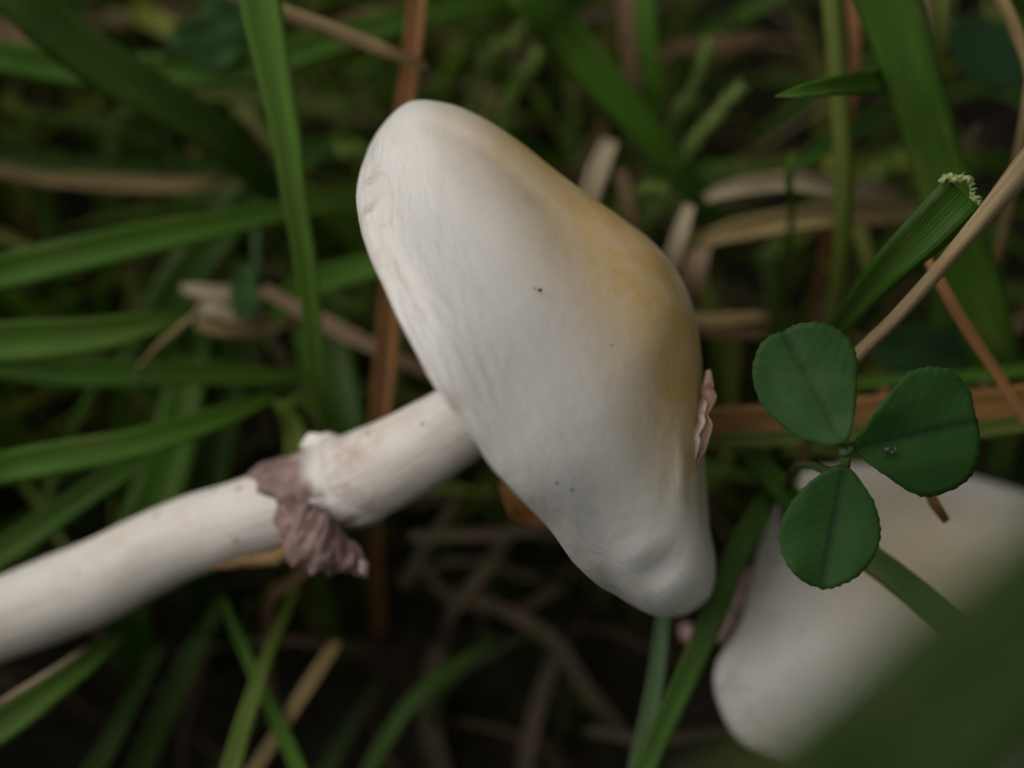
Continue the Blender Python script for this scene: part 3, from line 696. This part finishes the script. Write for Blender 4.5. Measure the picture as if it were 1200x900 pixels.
sw('tan', 'tan dry stalk slanting down from the top edge to the reddish stalk', [(190, -40, 1.6, 19), (255, -14, 1.5, 19), (300, 3, 1.5, 20), (380, 32, 1.6, 20), (440, 55, 1.7, 19), (475, 68, 1.8, 16), (500, 79, 1.9, 10)], kind='tube', root=(40, -330), rough=.05)
sw('red', 'upright reddish brown stalk passing behind the cap', [(500, -70, 2.0, 22), (489, 0, 2.1, 23), (480, 80, 2.2, 24), (474, 130, 2.3, 24), (464, 280, 2.5, 26), (456, 380, 2.7, 28), (447, 490, 3.0, 26), (438, 560, 3.5, 22)], kind='ribbon', root='b', lean=.1, curl=.35)
sw('pink', 'pinkish tan straw pointing down from the bundle to the reddish stalk', [(305, 345, 3.7, 12), (345, 360, 3.6, 17), (395, 385, 3.6, 18), (450, 412, 3.7, 16), (520, 445, 4.0, 12)], root='a', lean=.1)
sw('pale', 'pale broken straw on top of the bundle left of the cap', [(212, 338, 3.6, 10), (235, 340, 3.4, 18), (262, 343, 3.4, 22), (290, 352, 3.5, 16)], root='b', lean=.2, wav=.15)
sw('pale', 'creamy folded straw in the middle of the bundle', [(222, 372, 3.5, 8), (248, 362, 3.3, 17), (280, 372, 3.4, 16), (300, 380, 3.6, 6)], root='b', lean=.2, wav=.15)
sw('tan', 'tan straw lowest in the bundle left of the cap', [(230, 380, 3.7, 10), (262, 386, 3.6, 18), (310, 386, 3.8, 16), (350, 378, 4.2, 8)], root='b', lean=.2)
sw('tan', 'hair-thin curved straw hanging from the pale blade tip', [(236, 362, 2.8, 6), (210, 384, 2.7, 7), (185, 405, 2.7, 7), (168, 425, 2.8, 5), (160, 445, 3.1, 3)], kind='tube', root='b', lean=.2)
gb('t', 'thin grey-green stem standing among the left blades', [(296, 245, 4.0, 5), (301, 280, 4.0, 10), (300, 320, 4.1, 9), (292, 380, 4.5, 8)], root='b', kind='tube', lean=.1)
sw('brown', 'brown dead leaf scrap at the far left edge', [(-40, 38, 5.0, 44), (0, 45, 5.0, 40), (50, 60, 5.0, 26), (80, 74, 5.2, 4)], root='a')
# upper middle and right
gb('g', 'broad green blade slanting down behind the upper flank of the cap', [(590, -60, 3.0, 44), (630, 0, 3.1, 46), (680, 62, 3.3, 46), (730, 122, 3.6, 42), (780, 180, 4.0, 36), (830, 245, 4.8, 26), (860, 290, 5.6, 12)], root=(500, -330), curl=.22)
gb('o', 'pale olive blade half hidden beside the broad slanting blade', [(600, -40, 3.8, 30), (645, 40, 4.0, 30), (690, 100, 4.3, 24), (730, 160, 4.8, 10)], root=(520, -330), curl=.2)
sw('brown', 'dull brown upright straw left of the dark upright blade', [(730, -60, 4.6, 20), (736, 20, 4.6, 21), (740, 90, 4.8, 20), (744, 150, 5.2, 12)], root='b', lean=.1)
gb('g', 'dark upright blade between a dull straw and the moss sprigs', [(750, -60, 4.2, 24), (756, 10, 4.2, 24), (762, 80, 4.4, 22), (768, 140, 4.8, 18)], root='b', lean=.1)
sw('dim', 'faint brown straw lying across behind the upright straw', [(640, 30, 5.6, 8), (690, 18, 5.5, 16), (760, 10, 5.5, 16), (830, -4, 5.8, 10)], root='b')
sw('brown', 'faint brown straw lying behind the moss sprigs', [(770, 70, 5.4, 14), (840, 52, 5.3, 18), (900, 45, 5.5, 12)], root='a')
sw('pale', 'short pale straw standing up behind the stained flank', [(716, 165, 3.6, 20), (702, 198, 3.4, 26), (690, 235, 3.4, 24), (680, 280, 3.8, 20)], root='b', lean=.1)
sw('brown', 'rusty straw sliver beside the short pale straw', [(728, 200, 4.2, 12), (736, 240, 4.0, 16), (746, 285, 4.2, 14)], root='b', lean=.1)
sw('pale', 'small pale straw leaning on the stained edge of the cap', [(808, 240, 3.0, 14), (798, 272, 2.9, 20), (788, 306, 3.0, 20), (775, 350, 3.4, 16)], root='b', lean=.1)
sw('pale', 'upper of two pale arched straws right of the cap', [(826, 232, 3.2, 12), (860, 219, 3.1, 22), (920, 212, 3.2, 24), (980, 222, 3.5, 24), (1050, 236, 4.2, 20)], root='b', curl=.3, lean=.3)
sw('tan', 'lower, wider of two arched tan straws right of the cap', [(806, 292, 3.2, 8), (840, 275, 3.1, 24), (900, 262, 3.1, 30), (970, 254, 3.3, 30), (1050, 250, 3.8, 26), (1090, 252, 4.3, 18)], root='b', curl=.28, lean=.3)
sw('pink', 'dull pinkish leaf scrap beside the stained cap edge', [(826, 282, 3.8, 18), (816, 310, 3.6, 28), (812, 345, 3.8, 22), (806, 380, 4.4, 14)], root='b', lean=.1)
sw('tan', 'upper of two short parallel straws touching the cap', [(790, 382, 3.4, 14), (830, 376, 3.3, 14), (870, 372, 3.3, 14), (902, 370, 3.4, 9)], root='a', lean=.1)
sw('brown', 'lower, duller of two short parallel straws touching the cap', [(790, 390, 3.7, 12), (840, 390, 3.6, 14), (904, 391, 3.7, 11)], root='a', lean=.1)
gb('o', 'upright olive grass stalk crossing in front of the arched straws', [(970, -60, 1.9, 26), (977, 20, 1.9, 26), (984, 110, 2.0, 24), (989, 200, 2.2, 24), (988, 280, 2.6, 22), (982, 340, 3.2, 20)], root='b', kind='tube', lean=.05, rough=.03)
gb('g', 'short pointed blade tip reaching left past the upright stalk', [(908, 113, .0, 2), (925, 109, .02, 12), (955, 104, .1, 20), (990, 99, .55, 26), (1030, 95, 1.5, 30), (1080, 92, 2.5, 28)], root='b', curl=.2, lean=.2)
gb('d', 'small forked dark blade below the pointed blade tip', [(922, 205, 2.4, 4), (940, 192, 2.4, 16), (970, 172, 2.5, 22), (1010, 148, 2.9, 22), (1050, 130, 3.5, 18)], root='b', curl=.2)
gb('g', 'tiny hooked blade tip hanging over the upper arched straw', [(930, 176, 2.0, 2), (926, 195, 2.0, 9), (925, 218, 2.2, 9), (928, 250, 2.8, 8)], root='b', lean=.1)
gb('g', 'very broad ribbed dark green blade running down the right side', [(1000, -110, 1.0, 80), (1040, 0, 1.2, 76), (1066, 90, 1.4, 66), (1092, 180, 1.7, 62), (1118, 260, 1.9, 62), (1142, 340, 2.2, 62), (1165, 410, 2.5, 54), (1185, 460, 3.0, 40)], root='b', curl=.14, n=48, lean=.1).color = (.056, .125, .014, 1)
sw('red', 'thin reddish straw upright beside the olive stalk', [(995, -60, 3.0, 14), (999, 10, 3.0, 14), (1000, 90, 3.3, 12)], root='b', lean=.1)
sw('pink', 'thin pinkish straw behind the very broad ribbed blade', [(1074, -50, 2.6, 14), (1082, 20, 2.6, 15), (1090, 80, 3.0, 13)], root='b', lean=.1)
gb('o', 'narrow green stalk right of the very broad ribbed blade', [(1108, -50, 2.6, 18), (1104, 20, 2.6, 20), (1096, 90, 3.0, 16)], root='b', lean=.1)
sw('tan', 'tan straw bent down over the upper right corner', [(1155, -40, .8, 15), (1180, 10, .9, 16), (1197, 55, 1.0, 15), (1205, 120, 1.3, 13)], root='b', kind='tube', lean=.1)
sw('dim', 'faint grey straw sliver behind the cut blade', [(1148, 145, 3.0, 5), (1130, 170, 3.0, 10), (1118, 195, 3.2, 8)], root='b', lean=.1)
# the cut blade and the tan stalk beside it
cb = gb('d', 'dark green blade cut off square with a frayed pale end', [(1125, 228, -.35, 58), (1092, 262, -.25, 56), (1055, 298, -.05, 48), (1022, 332, .3, 38), (990, 372, .9, 28), (955, 420, 1.8, 20)], root='b', curl=.2, twist=-.2, lean=.1, n=36)
cb.color = (.052, .125, .015, 1)
lip = [(1101, 212), (1109, 208), (1117, 210), (1125, 209), (1132, 211), (1137, 218), (1138, 226), (1143, 232), (1146, 239), (1148, 244)]
Vx, Fx, Ux = tube([(*W(x, y, -.42 + .01 * i), wpx(6 + 5 * hsh(i, 2))) for i, (x, y) in enumerate(lip)], 70, 8, .8, 3.)
link('cut_edge', mesh('cut_edge', Vx, Fx, Ux), M_lip, cb)
Vq, Fq2 = [], []
for i in range(26):                                   # frayed fibres standing out of the cut
    a = lip[i % 9]; b = lip[i % 9 + 1]; f = hsh(i, 5); x, y = a[0] + (b[0] - a[0]) * f, a[1] + (b[1] - a[1]) * f
    L_ = 3 + 7 * hsh(i, 8); an = R(-45 + 70 * (hsh(i, 11) - .5))
    v_, f_, _ = tube([(*W(x, y, -.42), wpx(2.2)), (*W(x + L_ * .5 * math.cos(an), y + L_ * .5 * math.sin(an), -.43), wpx(1.6)), (*W(x + L_ * math.cos(an), y + L_ * math.sin(an) + 1, -.44), wpx(.6))], 5, 5)
    Fq2 += [tuple(k + len(Vq) for k in q) for q in f_]; Vq += list(v_)
fr = link('frayed_fibres', mesh('frayed_fibres', Vq, Fq2), M_lip, cb); fr['kind'] = 'stuff'
sw('tan', 'thick tan stalk sloping down from the right to the clover leaf', [(1270, 110, -.9, 34), (1206, 190, -.75, 30), (1158, 247, -.6, 24), (1098, 318, -.4, 20), (1046, 376, -.2, 17), (1006, 416, 0, 16), (975, 455, .4, 16), (960, 480, 1.0, 15)], root='b', kind='tube', lean=.1, rough=.09, n=60).color = (.25, .185, .105, 1)
sw('red', 'slim rusty straw dipping behind the right clover leaflet', [(1084, 300, .9, 8), (1098, 325, .8, 13), (1130, 380, .8, 14), (1170, 440, .9, 13), (1215, 515, 1.0, 11), (1290, 620, 1.3, 11)], root='b', lean=.1)
sw('red', 'short rusty straw tip poking from under the right clover leaflet', [(1062, 500, .9, 12), (1083, 560, .2, 13), (1093, 585, .2, 13), (1104, 606, .25, 12), (1110, 611, .27, 9)], root=(1010, 420))
sw('ob', 'broad orange-brown dead blade lying level behind the clover leaf', [(790, 500, 1.9, 42), (860, 496, 1.9, 46), (950, 490, 1.85, 46), (1050, 482, 1.8, 46), (1140, 478, 1.8, 46), (1290, 474, 1.9, 44)], root='b', curl=.12, twist=.3)
gb('o', 'olive green lower fold of the orange-brown dead blade', [(790, 519, 1.75, 18), (900, 514, 1.72, 20), (1020, 507, 1.65, 22), (1140, 504, 1.62, 22), (1290, 500, 1.7, 20)], root='b', curl=.2)
gb('g', 'thin green blade lying level just above the orange-brown one', [(960, 452, 2.4, 8), (1040, 446, 2.3, 14), (1120, 443, 2.3, 15), (1290, 438, 2.5, 14)], root='b', curl=.2)
# lower right
gb('d', 'straight green blade passing under the lowest clover leaflet', [(850, 495, 2.6, 20), (885, 540, 2.0, 28), (930, 588, 1.4, 32), (980, 626, .9, 33), (1035, 668, .5, 34), (1090, 712, .2, 36), (1150, 760, .2, 38), (1230, 830, .5, 36)], root='b', curl=.1, lean=.1)
gb('g', 'curved green blade rising between the two mushrooms', [(735, 960, 1.6, 26), (760, 890, 1.5, 28), (795, 815, 1.4, 28), (822, 752, 1.3, 30), (846, 690, 1.3, 30), (870, 636, 1.5, 30), (895, 592, 1.9, 26), (905, 560, 2.6, 16), (900, 535, 3.2, 5)], root='a', curl=.2, lean=.1, n=40).color = (.058, .130, .018, 1)
gb('t', 'narrow grey-green blade standing below the tip of the big cap', [(742, 960, 2.0, 26), (750, 900, 2.0, 24), (762, 830, 2.0, 20), (772, 770, 2.1, 18), (779, 710, 2.3, 14), (785, 660, 2.7, 5)], root='a', curl=.3, lean=.1)
gb('d', 'huge blurred dark green blade in the near lower corner', [(800, 1155, -8.9, 230), (980, 955, -8.9, 240), (1120, 825, -8.85, 235), (1280, 690, -8.8, 220), (1520, 490, -8.6, 150)], root='a', curl=.06, lean=.2, twist=.25).color = (.030, .062, .010, 1)
# lower left and bottom
gb('b', 'green blade with a straw-pale edge below the stem', [(-70, 905, 1.6, 44), (0, 850, 1.8, 42), (60, 806, 2.0, 34), (110, 770, 2.3, 24), (150, 738, 2.7, 6)], root='a', curl=.25)
sw('pale', 'thin pale straw lying along the upper edge of a green blade', [(-70, 862, 1.5, 9), (0, 824, 1.6, 9), (60, 787, 1.85, 8), (105, 757, 2.2, 6)], root='a', kind='tube')
gb('d', 'dim slender blade slanting below the stem', [(90, 940, 3.4, 24), (120, 885, 3.4, 24), (155, 820, 3.6, 20), (190, 755, 4.0, 8)], root='a')
gb('d', 'dim green blade leaning right below the stem', [(150, 940, 4.2, 30), (185, 850, 4.2, 30), (225, 770, 4.4, 24), (262, 700, 4.8, 8)], root='a')
gb('g', 'slim green blade crossing over the yellow-green one below the ring', [(370, 950, 2.2, 18), (345, 890, 2.3, 18), (318, 830, 2.4, 17), (292, 775, 2.6, 14), (272, 730, 2.9, 10), (262, 700, 3.2, 3)], root='a', lean=.1)
gb('y', 'yellow-green blade standing below the ring', [(258, 950, 1.9, 24), (272, 895, 2.0, 24), (292, 830, 2.1, 20), (312, 770, 2.4, 14), (335, 715, 2.9, 12), (352, 675, 3.5, 4)], root='a', lean=.1)
sw('tan', 'tan straw slanting beside the yellow-green blade', [(280, 935, 2.5, 17), (310, 885, 2.5, 17), (350, 820, 2.6, 17), (380, 775, 2.8, 16), (396, 752, 2.9, 12)], root='a', lean=.1)
sw('brown', 'short dull straw just under the hanging ring flap', [(316, 705, 3.0, 14), (340, 684, 2.9, 14), (366, 662, 2.9, 12)], root='a', lean=.1)
gb('d', 'thin dim green blade bowing through the dark hollow', [(425, 930, 3.2, 20), (445, 880, 3.2, 20), (490, 815, 3.3, 18), (540, 775, 3.5, 14), (590, 742, 3.9, 5)], root='a', lean=.1)
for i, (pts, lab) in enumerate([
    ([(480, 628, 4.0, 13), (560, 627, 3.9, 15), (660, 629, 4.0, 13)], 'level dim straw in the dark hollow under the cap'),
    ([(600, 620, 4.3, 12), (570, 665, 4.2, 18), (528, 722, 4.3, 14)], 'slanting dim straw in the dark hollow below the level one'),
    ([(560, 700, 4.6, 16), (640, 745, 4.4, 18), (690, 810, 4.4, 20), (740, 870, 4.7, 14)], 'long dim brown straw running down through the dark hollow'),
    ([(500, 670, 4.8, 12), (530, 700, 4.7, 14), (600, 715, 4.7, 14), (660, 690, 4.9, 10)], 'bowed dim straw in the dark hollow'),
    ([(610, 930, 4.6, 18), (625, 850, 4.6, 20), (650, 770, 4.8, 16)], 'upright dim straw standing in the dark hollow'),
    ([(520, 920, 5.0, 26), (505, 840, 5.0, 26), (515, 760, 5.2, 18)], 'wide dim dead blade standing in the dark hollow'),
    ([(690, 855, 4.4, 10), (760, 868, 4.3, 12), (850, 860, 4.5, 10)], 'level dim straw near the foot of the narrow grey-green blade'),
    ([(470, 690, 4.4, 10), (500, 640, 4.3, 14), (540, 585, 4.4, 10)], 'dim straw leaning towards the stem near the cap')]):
    sw('dim', lab, pts, root='b', lean=.1)  # near-black straw colour stands in for shade down here
# rust-coloured scrap under the cap edge
lf = blade('dead_leaf', 'small rust-orange dead leaf scrap tucked under the cap rim', 'dead leaf', 'red', [(690, 600, 2.6, 14), (625, 602, 1.8, 26), (596, 588, 1.5, 26), (588, 572, 1.4, 12), (584, 565, 1.4, 3)], (720, 560), curl=.4, mat=M_rust, lean=.1, wav=.2, n=24)

# blurred round leaves in the background
def round_leaf(label, cx, cy, dd, rx, ry, ang, tilt, col=None):
    ca, sa = math.cos(ang), math.sin(ang)
    def T(u, v): return (cx + u * rx * ca - v * ry * sa, cy + u * rx * sa + v * ry * ca)
    e = empty('clover_leaf', W(cx, cy, dd + 2)); tag(e, label, 'clover')
    pts = [T(math.cos(a) * (1 if math.cos(a) > -.5 else .95), math.sin(a) * (.72 + .28 * (math.cos(a) + 1) / 2)) for a in np.linspace(0, 2 * math.pi, 15)[:-1]]
    leaflet(pts, T(-1, 0), T(1, 0), dd, tilt, e, seed=cx, teeth=False, mat=M_grass).color = col or (.070, .150, .045, 1)
    p0 = np.array(W(*T(-.97, 0), dd + .02)); P_ = [(*p0, .06)] + root_pts(p0, np.array([T(-1, 0)[0] - T(1, 0)[0], 0, 0]) * .01, .07, .2)
    Vx, Fx, Ux = tube(P_, 20, 8, .05, cx); o_ = link('petiole', mesh('petiole', Vx, Fx, Ux), M_grass, e); o_.color = (.06, .10, .03, 1)
round_leaf('blurred round leaf resting on a flat green blade in the upper corner', 240, 48, 3.6, 44, 36, R(10), (.3, .2))
round_leaf('blurred round leaf half hidden behind the bright upright blade', 268, 12, 4.6, 34, 34, R(80), (.2, -.2))
round_leaf('small blurred oval leaf hanging over the straw bundle', 286, 342, 3.0, 33, 20, R(88), (.4, .1))
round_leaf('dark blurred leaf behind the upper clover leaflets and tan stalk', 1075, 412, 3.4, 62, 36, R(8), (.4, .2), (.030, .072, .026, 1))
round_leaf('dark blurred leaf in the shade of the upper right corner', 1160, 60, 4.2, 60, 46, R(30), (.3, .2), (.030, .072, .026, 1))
round_leaf('pale blurred leaf piece at the top of the left corner', 68, 4, 5.2, 34, 26, R(20), (.3, .2))

# moss sprigs
def sprig(path, leaves, ll, seed):
    """path rows (x,y,z,w) cm -> leafy shoot"""
    r_ = np.random.default_rng(seed); n = 40; Q_ = spline(path, n); T, N, B = frames(Q_[:, :3], -FWD, n // 2); V_, F_ = [], []
    Vt, Ft, _ = tube([tuple(p[:3]) + (ll * .22,) for p in path], 12, 5); V_ += list(Vt); F_ += Ft
    for k in range(leaves):
        f = k / leaves; i = int(f * (n - 1)); a = k * 2.4; rad = N[i] * math.cos(a) + B[i] * math.sin(a)
        dirv = norm(T[i] * (.75 + .4 * f) + rad * (1 - .35 * f)); sd = norm(np.cross(dirv, T[i] + .01)); l = ll * (1 - .35 * f) * r_.uniform(.8, 1.2); w_ = l * .26
        p = Q_[i, :3]; b = len(V_)
        V_ += [p - sd * w_ * .4, p + sd * w_ * .4, p + dirv * l * .5 + sd * w_, p + dirv * l + T[i] * l * .12, p + dirv * l * .5 - sd * w_, p + dirv * l * .5 - np.cross(sd, dirv) * w_ * .5]
        F_ += [(b, b + 1, b + 2, b + 5), (b, b + 5, b + 4), (b + 5, b + 2, b + 3), (b + 5, b + 3, b + 4)]
    return np.array(V_), F_
MS = [([(796, 190, 4.2), (815, 165, 3.9), (842, 130, 3.6), (868, 100, 3.4)], 'bright moss sprig with a pale tip near the broad ribbed blade', (.15, .21, .06)),
      ([(780, 160, 4.4), (805, 118, 4.1), (822, 78, 3.9), (832, 48, 3.9)], 'upright moss sprig beside the bright pale-tipped one', (.085, .13, .03)),
      ([(770, 190, 4.6), (790, 150, 4.4), (800, 120, 4.3)], 'small dark moss sprig at the foot of two taller ones', (.07, .11, .025)),
      ([(600, 110, 4.6), (622, 80, 4.4), (640, 48, 4.4)], 'moss sprig growing behind the top of the cap', (.09, .14, .03)),
      ([(570, 70, 4.8), (592, 55, 4.7), (612, 32, 4.7)], 'curled moss sprig left of the broad slanting blade', (.09, .13, .03)),
      ([(735, 240, 4.3), (752, 225, 4.0), (775, 220, 3.9)], 'yellow-green moss tuft beside the short pale straw', (.12, .17, .035)),
      ([(430, 190, 4.6), (412, 178, 4.4), (395, 172, 4.4)], 'yellow-green moss tuft touching the left of the cap', (.12, .17, .035)),
      ([(440, 370, 4.5), (415, 358, 4.3), (385, 350, 4.3)], 'moss tuft above the pinkish straw left of the cap', (.11, .16, .035)),
      ([(130, 150, 5.0), (150, 135, 4.7), (165, 112, 4.6)], 'moss sprig in the dark gap above the yellowish straw', (.09, .12, .03)),
      ([(40, 620, 4.4), (55, 590, 4.2), (62, 560, 4.2)], 'moss sprig in the gap left of the stem', (.09, .12, .03)),
      ([(905, 330, 4.8), (900, 305, 4.5), (906, 290, 4.4)], 'small round moss tuft below the arched straws', (.09, .14, .04))]
for i, (pth, lab, c) in enumerate(MS):
    P_ = [(*W(*p), .1) for p in pth]; r0 = root_pts(np.array(P_[0][:3]), np.array(P_[0][:3]) - np.array(P_[1][:3]), .1, .2)[::-1]
    Vx, Fx = sprig(r0 + P_, 130, .32, i); o = link('moss_sprig', mesh('moss_sprig', Vx, Fx), M_moss); o.color = (*[min(v * 1.9, .5) for v in c], 1)
    tag(o, lab, 'moss', 'moss sprigs in the turf')

# ------------------------------------------------------------------ uncountable turf round the mushrooms
def clear_of_view(C, margin):
    """True when a fill blade stays behind the traced blades and out of the near field"""
    p = PX(C); d = p[:, 2]
    seen = (p[:, 0] > -90) & (p[:, 0] < 1290) & (p[:, 1] > -90) & (p[:, 1] < 990)
    if np.any(seen & (d < margin)): return False
    return not np.any(np.linalg.norm(C - CAM, axis=1) < 8.5)
def fill_blade(P, w0, n=7):
    Q_ = spline(P, n); C = Q_; T, N, B = frames(C, norm(np.array([rng.normal(), rng.normal(), .6])), n // 2); V_, U_ = [], []
    L = np.concatenate([[0], np.cumsum(np.linalg.norm(np.diff(C, axis=0), axis=1))])
    for i in range(n):
        f = i / (n - 1); h = w0 / 2 * (1 - f ** 2.2) ** .8 * (.7 + .3 * min(1, f * 4)) + .004
        V_ += [C[i] - B[i] * h, C[i] + N[i] * h * -.35, C[i] + B[i] * h]; U_ += [(0, L[i]), (.5, L[i]), (1, L[i])]
    F_ = []
    for i in range(n - 1):
        for j in (0, 1): a = i * 3 + j; F_.append((a, a + 1, a + 4, a + 3))
    return V_, F_, U_
def turf(name, count, region, hmin, hmax, lean, wid, cols, margin, mat, label, cat):
    Vt, Ft, Ut, Ct = [], [], [], []; tries = 0; made = 0
    while made < count and tries < count * 6:
        tries += 1
        x, y = region(); z = ground_z(x, y); a = rng.uniform(0, 2 * math.pi); L = rng.uniform(hmin, hmax); ln = rng.uniform(*lean)
        dx, dy = math.cos(a), math.sin(a)
        up1 = L * .5 * (1 - ln * .6); o1 = L * .5 * ln * .6
        P_ = np.array([(x, y, z - .3), (x + dx * o1 * .5, y + dy * o1 * .5, z + up1 * .6), (x + dx * o1 * 1.3, y + dy * o1 * 1.3, z + up1 * 1.1),
              (x + dx * L * ln * .85, y + dy * L * ln * .85, z + up1 * (2 - 1.3 * ln))])
        P_[:, :2] += rng.normal(0, .12, (4, 2))
        for i in range(1, 4): P_[i, 2] = max(P_[i, 2], ground_z(P_[i, 0], P_[i, 1]) + .12)
        if not clear_of_view(spline(P_, 8), margin(x, y)): continue
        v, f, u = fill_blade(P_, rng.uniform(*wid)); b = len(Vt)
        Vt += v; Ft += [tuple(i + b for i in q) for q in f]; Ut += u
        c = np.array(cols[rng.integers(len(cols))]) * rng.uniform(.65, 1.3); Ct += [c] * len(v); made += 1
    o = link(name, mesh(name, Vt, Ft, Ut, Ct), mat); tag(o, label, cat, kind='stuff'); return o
def disc(r0, r1, cx=0, cy=0):
    def f():
        a = rng.uniform(0, 2 * math.pi); r = math.sqrt(rng.uniform(r0 * r0, r1 * r1)); return cx + r * math.cos(a), cy + r * math.sin(a)
    return f
def back():
    while True:
        x, y = rng.uniform(-14, 14), rng.uniform(-2.5, 16)
        if x < 2.5 or rng.random() < .45: return x, y
def front(): return rng.uniform(-13, 13), rng.uniform(-11, -1.5)
gcols = [(.058, .135, .014), (.075, .165, .018), (.042, .100, .011), (.120, .170, .022), (.150, .160, .03)]
turf('grass', 900, back, 3, 8, (.35, 1.), (.16, .42), gcols, lambda x, y: 3.6, M_fill, 'dense shaded green grass filling the turf behind the mushrooms', 'grass')
turf('grass', 200, front, 2, 5, (.4, 1.), (.12, .3), [(.03, .06, .015), (.05, .07, .02), (.05, .045, .022)], lambda x, y: 4.2, M_fill, 'sparse thin grass coloured dark for shade in the hollow below the mushrooms', 'grass')  # colours lowered against the back turf to paint in the hollow's shade
def ring_back():
    while True:
        x, y = disc(14, 32, 0, 2)()
        if y > -4: return x, y
def ring_front_blocker():
    while True:
        x, y = disc(11, 34, 0, -4)()
        if y < -5: return x, y
turf('grass', 1500, ring_back, 4, 9, (.25, .9), (.2, .5), gcols, lambda x, y: 4.5, M_fill, 'shorter green meadow grass on the bank beyond the hollow', 'grass')
turf('grass', 3000, ring_front_blocker, 10, 22, (.1, .6), (.3, .6), gcols, lambda x, y: 5.5, M_fill, 'tall out-of-view grass added on the near side to block front light', 'grass')  # unseen tall grass, added to cut sky light from the camera side
turf('grass_litter', 520, back, 2, 6, (.8, 1.), (.08, .26), [(.22, .16, .085), (.14, .09, .05), (.10, .07, .04), (.28, .21, .12)], lambda x, y: 3.8, M_litter, 'brown and tan dead grass litter matted on the bank', 'litter')
turf('grass_litter', 260, front, 2, 5, (.8, 1.), (.08, .2), [(.06, .045, .028), (.045, .034, .02), (.09, .065, .04)], lambda x, y: 4.6, M_litter, 'dead grass litter coloured dark for shade at the bottom of the hollow', 'litter')  # darker litter colours carry the shade of the hollow
def moss_bed(count):
    protos = [sprig([(0, 0, 0, .1), (.1 * k, .1, .5, .1), (.25 * k, .3 * (1 - k), 1.0 + .3 * k, .1)], 26, .26, 100 + j) for j, k in enumerate((.2, .8, -.6, 1.2))]
    Vt, Ft, Ct = [], [], []; off = 0
    for _ in range(count):
        x, y = rng.uniform(-15, 15), rng.uniform(-3, 17)
        if vnoise(x * .35 + 4, y * .35) < (-.35 if x < 2.5 else .25): continue
        v, f = protos[rng.integers(4)]; a = rng.uniform(0, 2 * math.pi); s = rng.uniform(.6, 1.3); ca, sa = math.cos(a), math.sin(a)
        q = v * s; q = np.stack([q[:, 0] * ca - q[:, 1] * sa + x, q[:, 0] * sa + q[:, 1] * ca + y, q[:, 2] + ground_z(x, y) - .1], 1)
        Vt.append(q); Ft += [tuple(i + off for i in t) for t in f]; off += len(q)
        c = np.array([(.10, .15, .025), (.07, .125, .02), (.14, .175, .03), (.13, .115, .03)][rng.integers(4)]) * rng.uniform(.6, 1.3); Ct.append(np.tile(c, (len(q), 1)))
    o = link('moss', mesh('moss', np.vstack(Vt), Ft, None, np.vstack(Ct)), M_mossf); tag(o, 'bed of small green moss shoots between the grass', 'moss', kind='stuff')
moss_bed(2600)
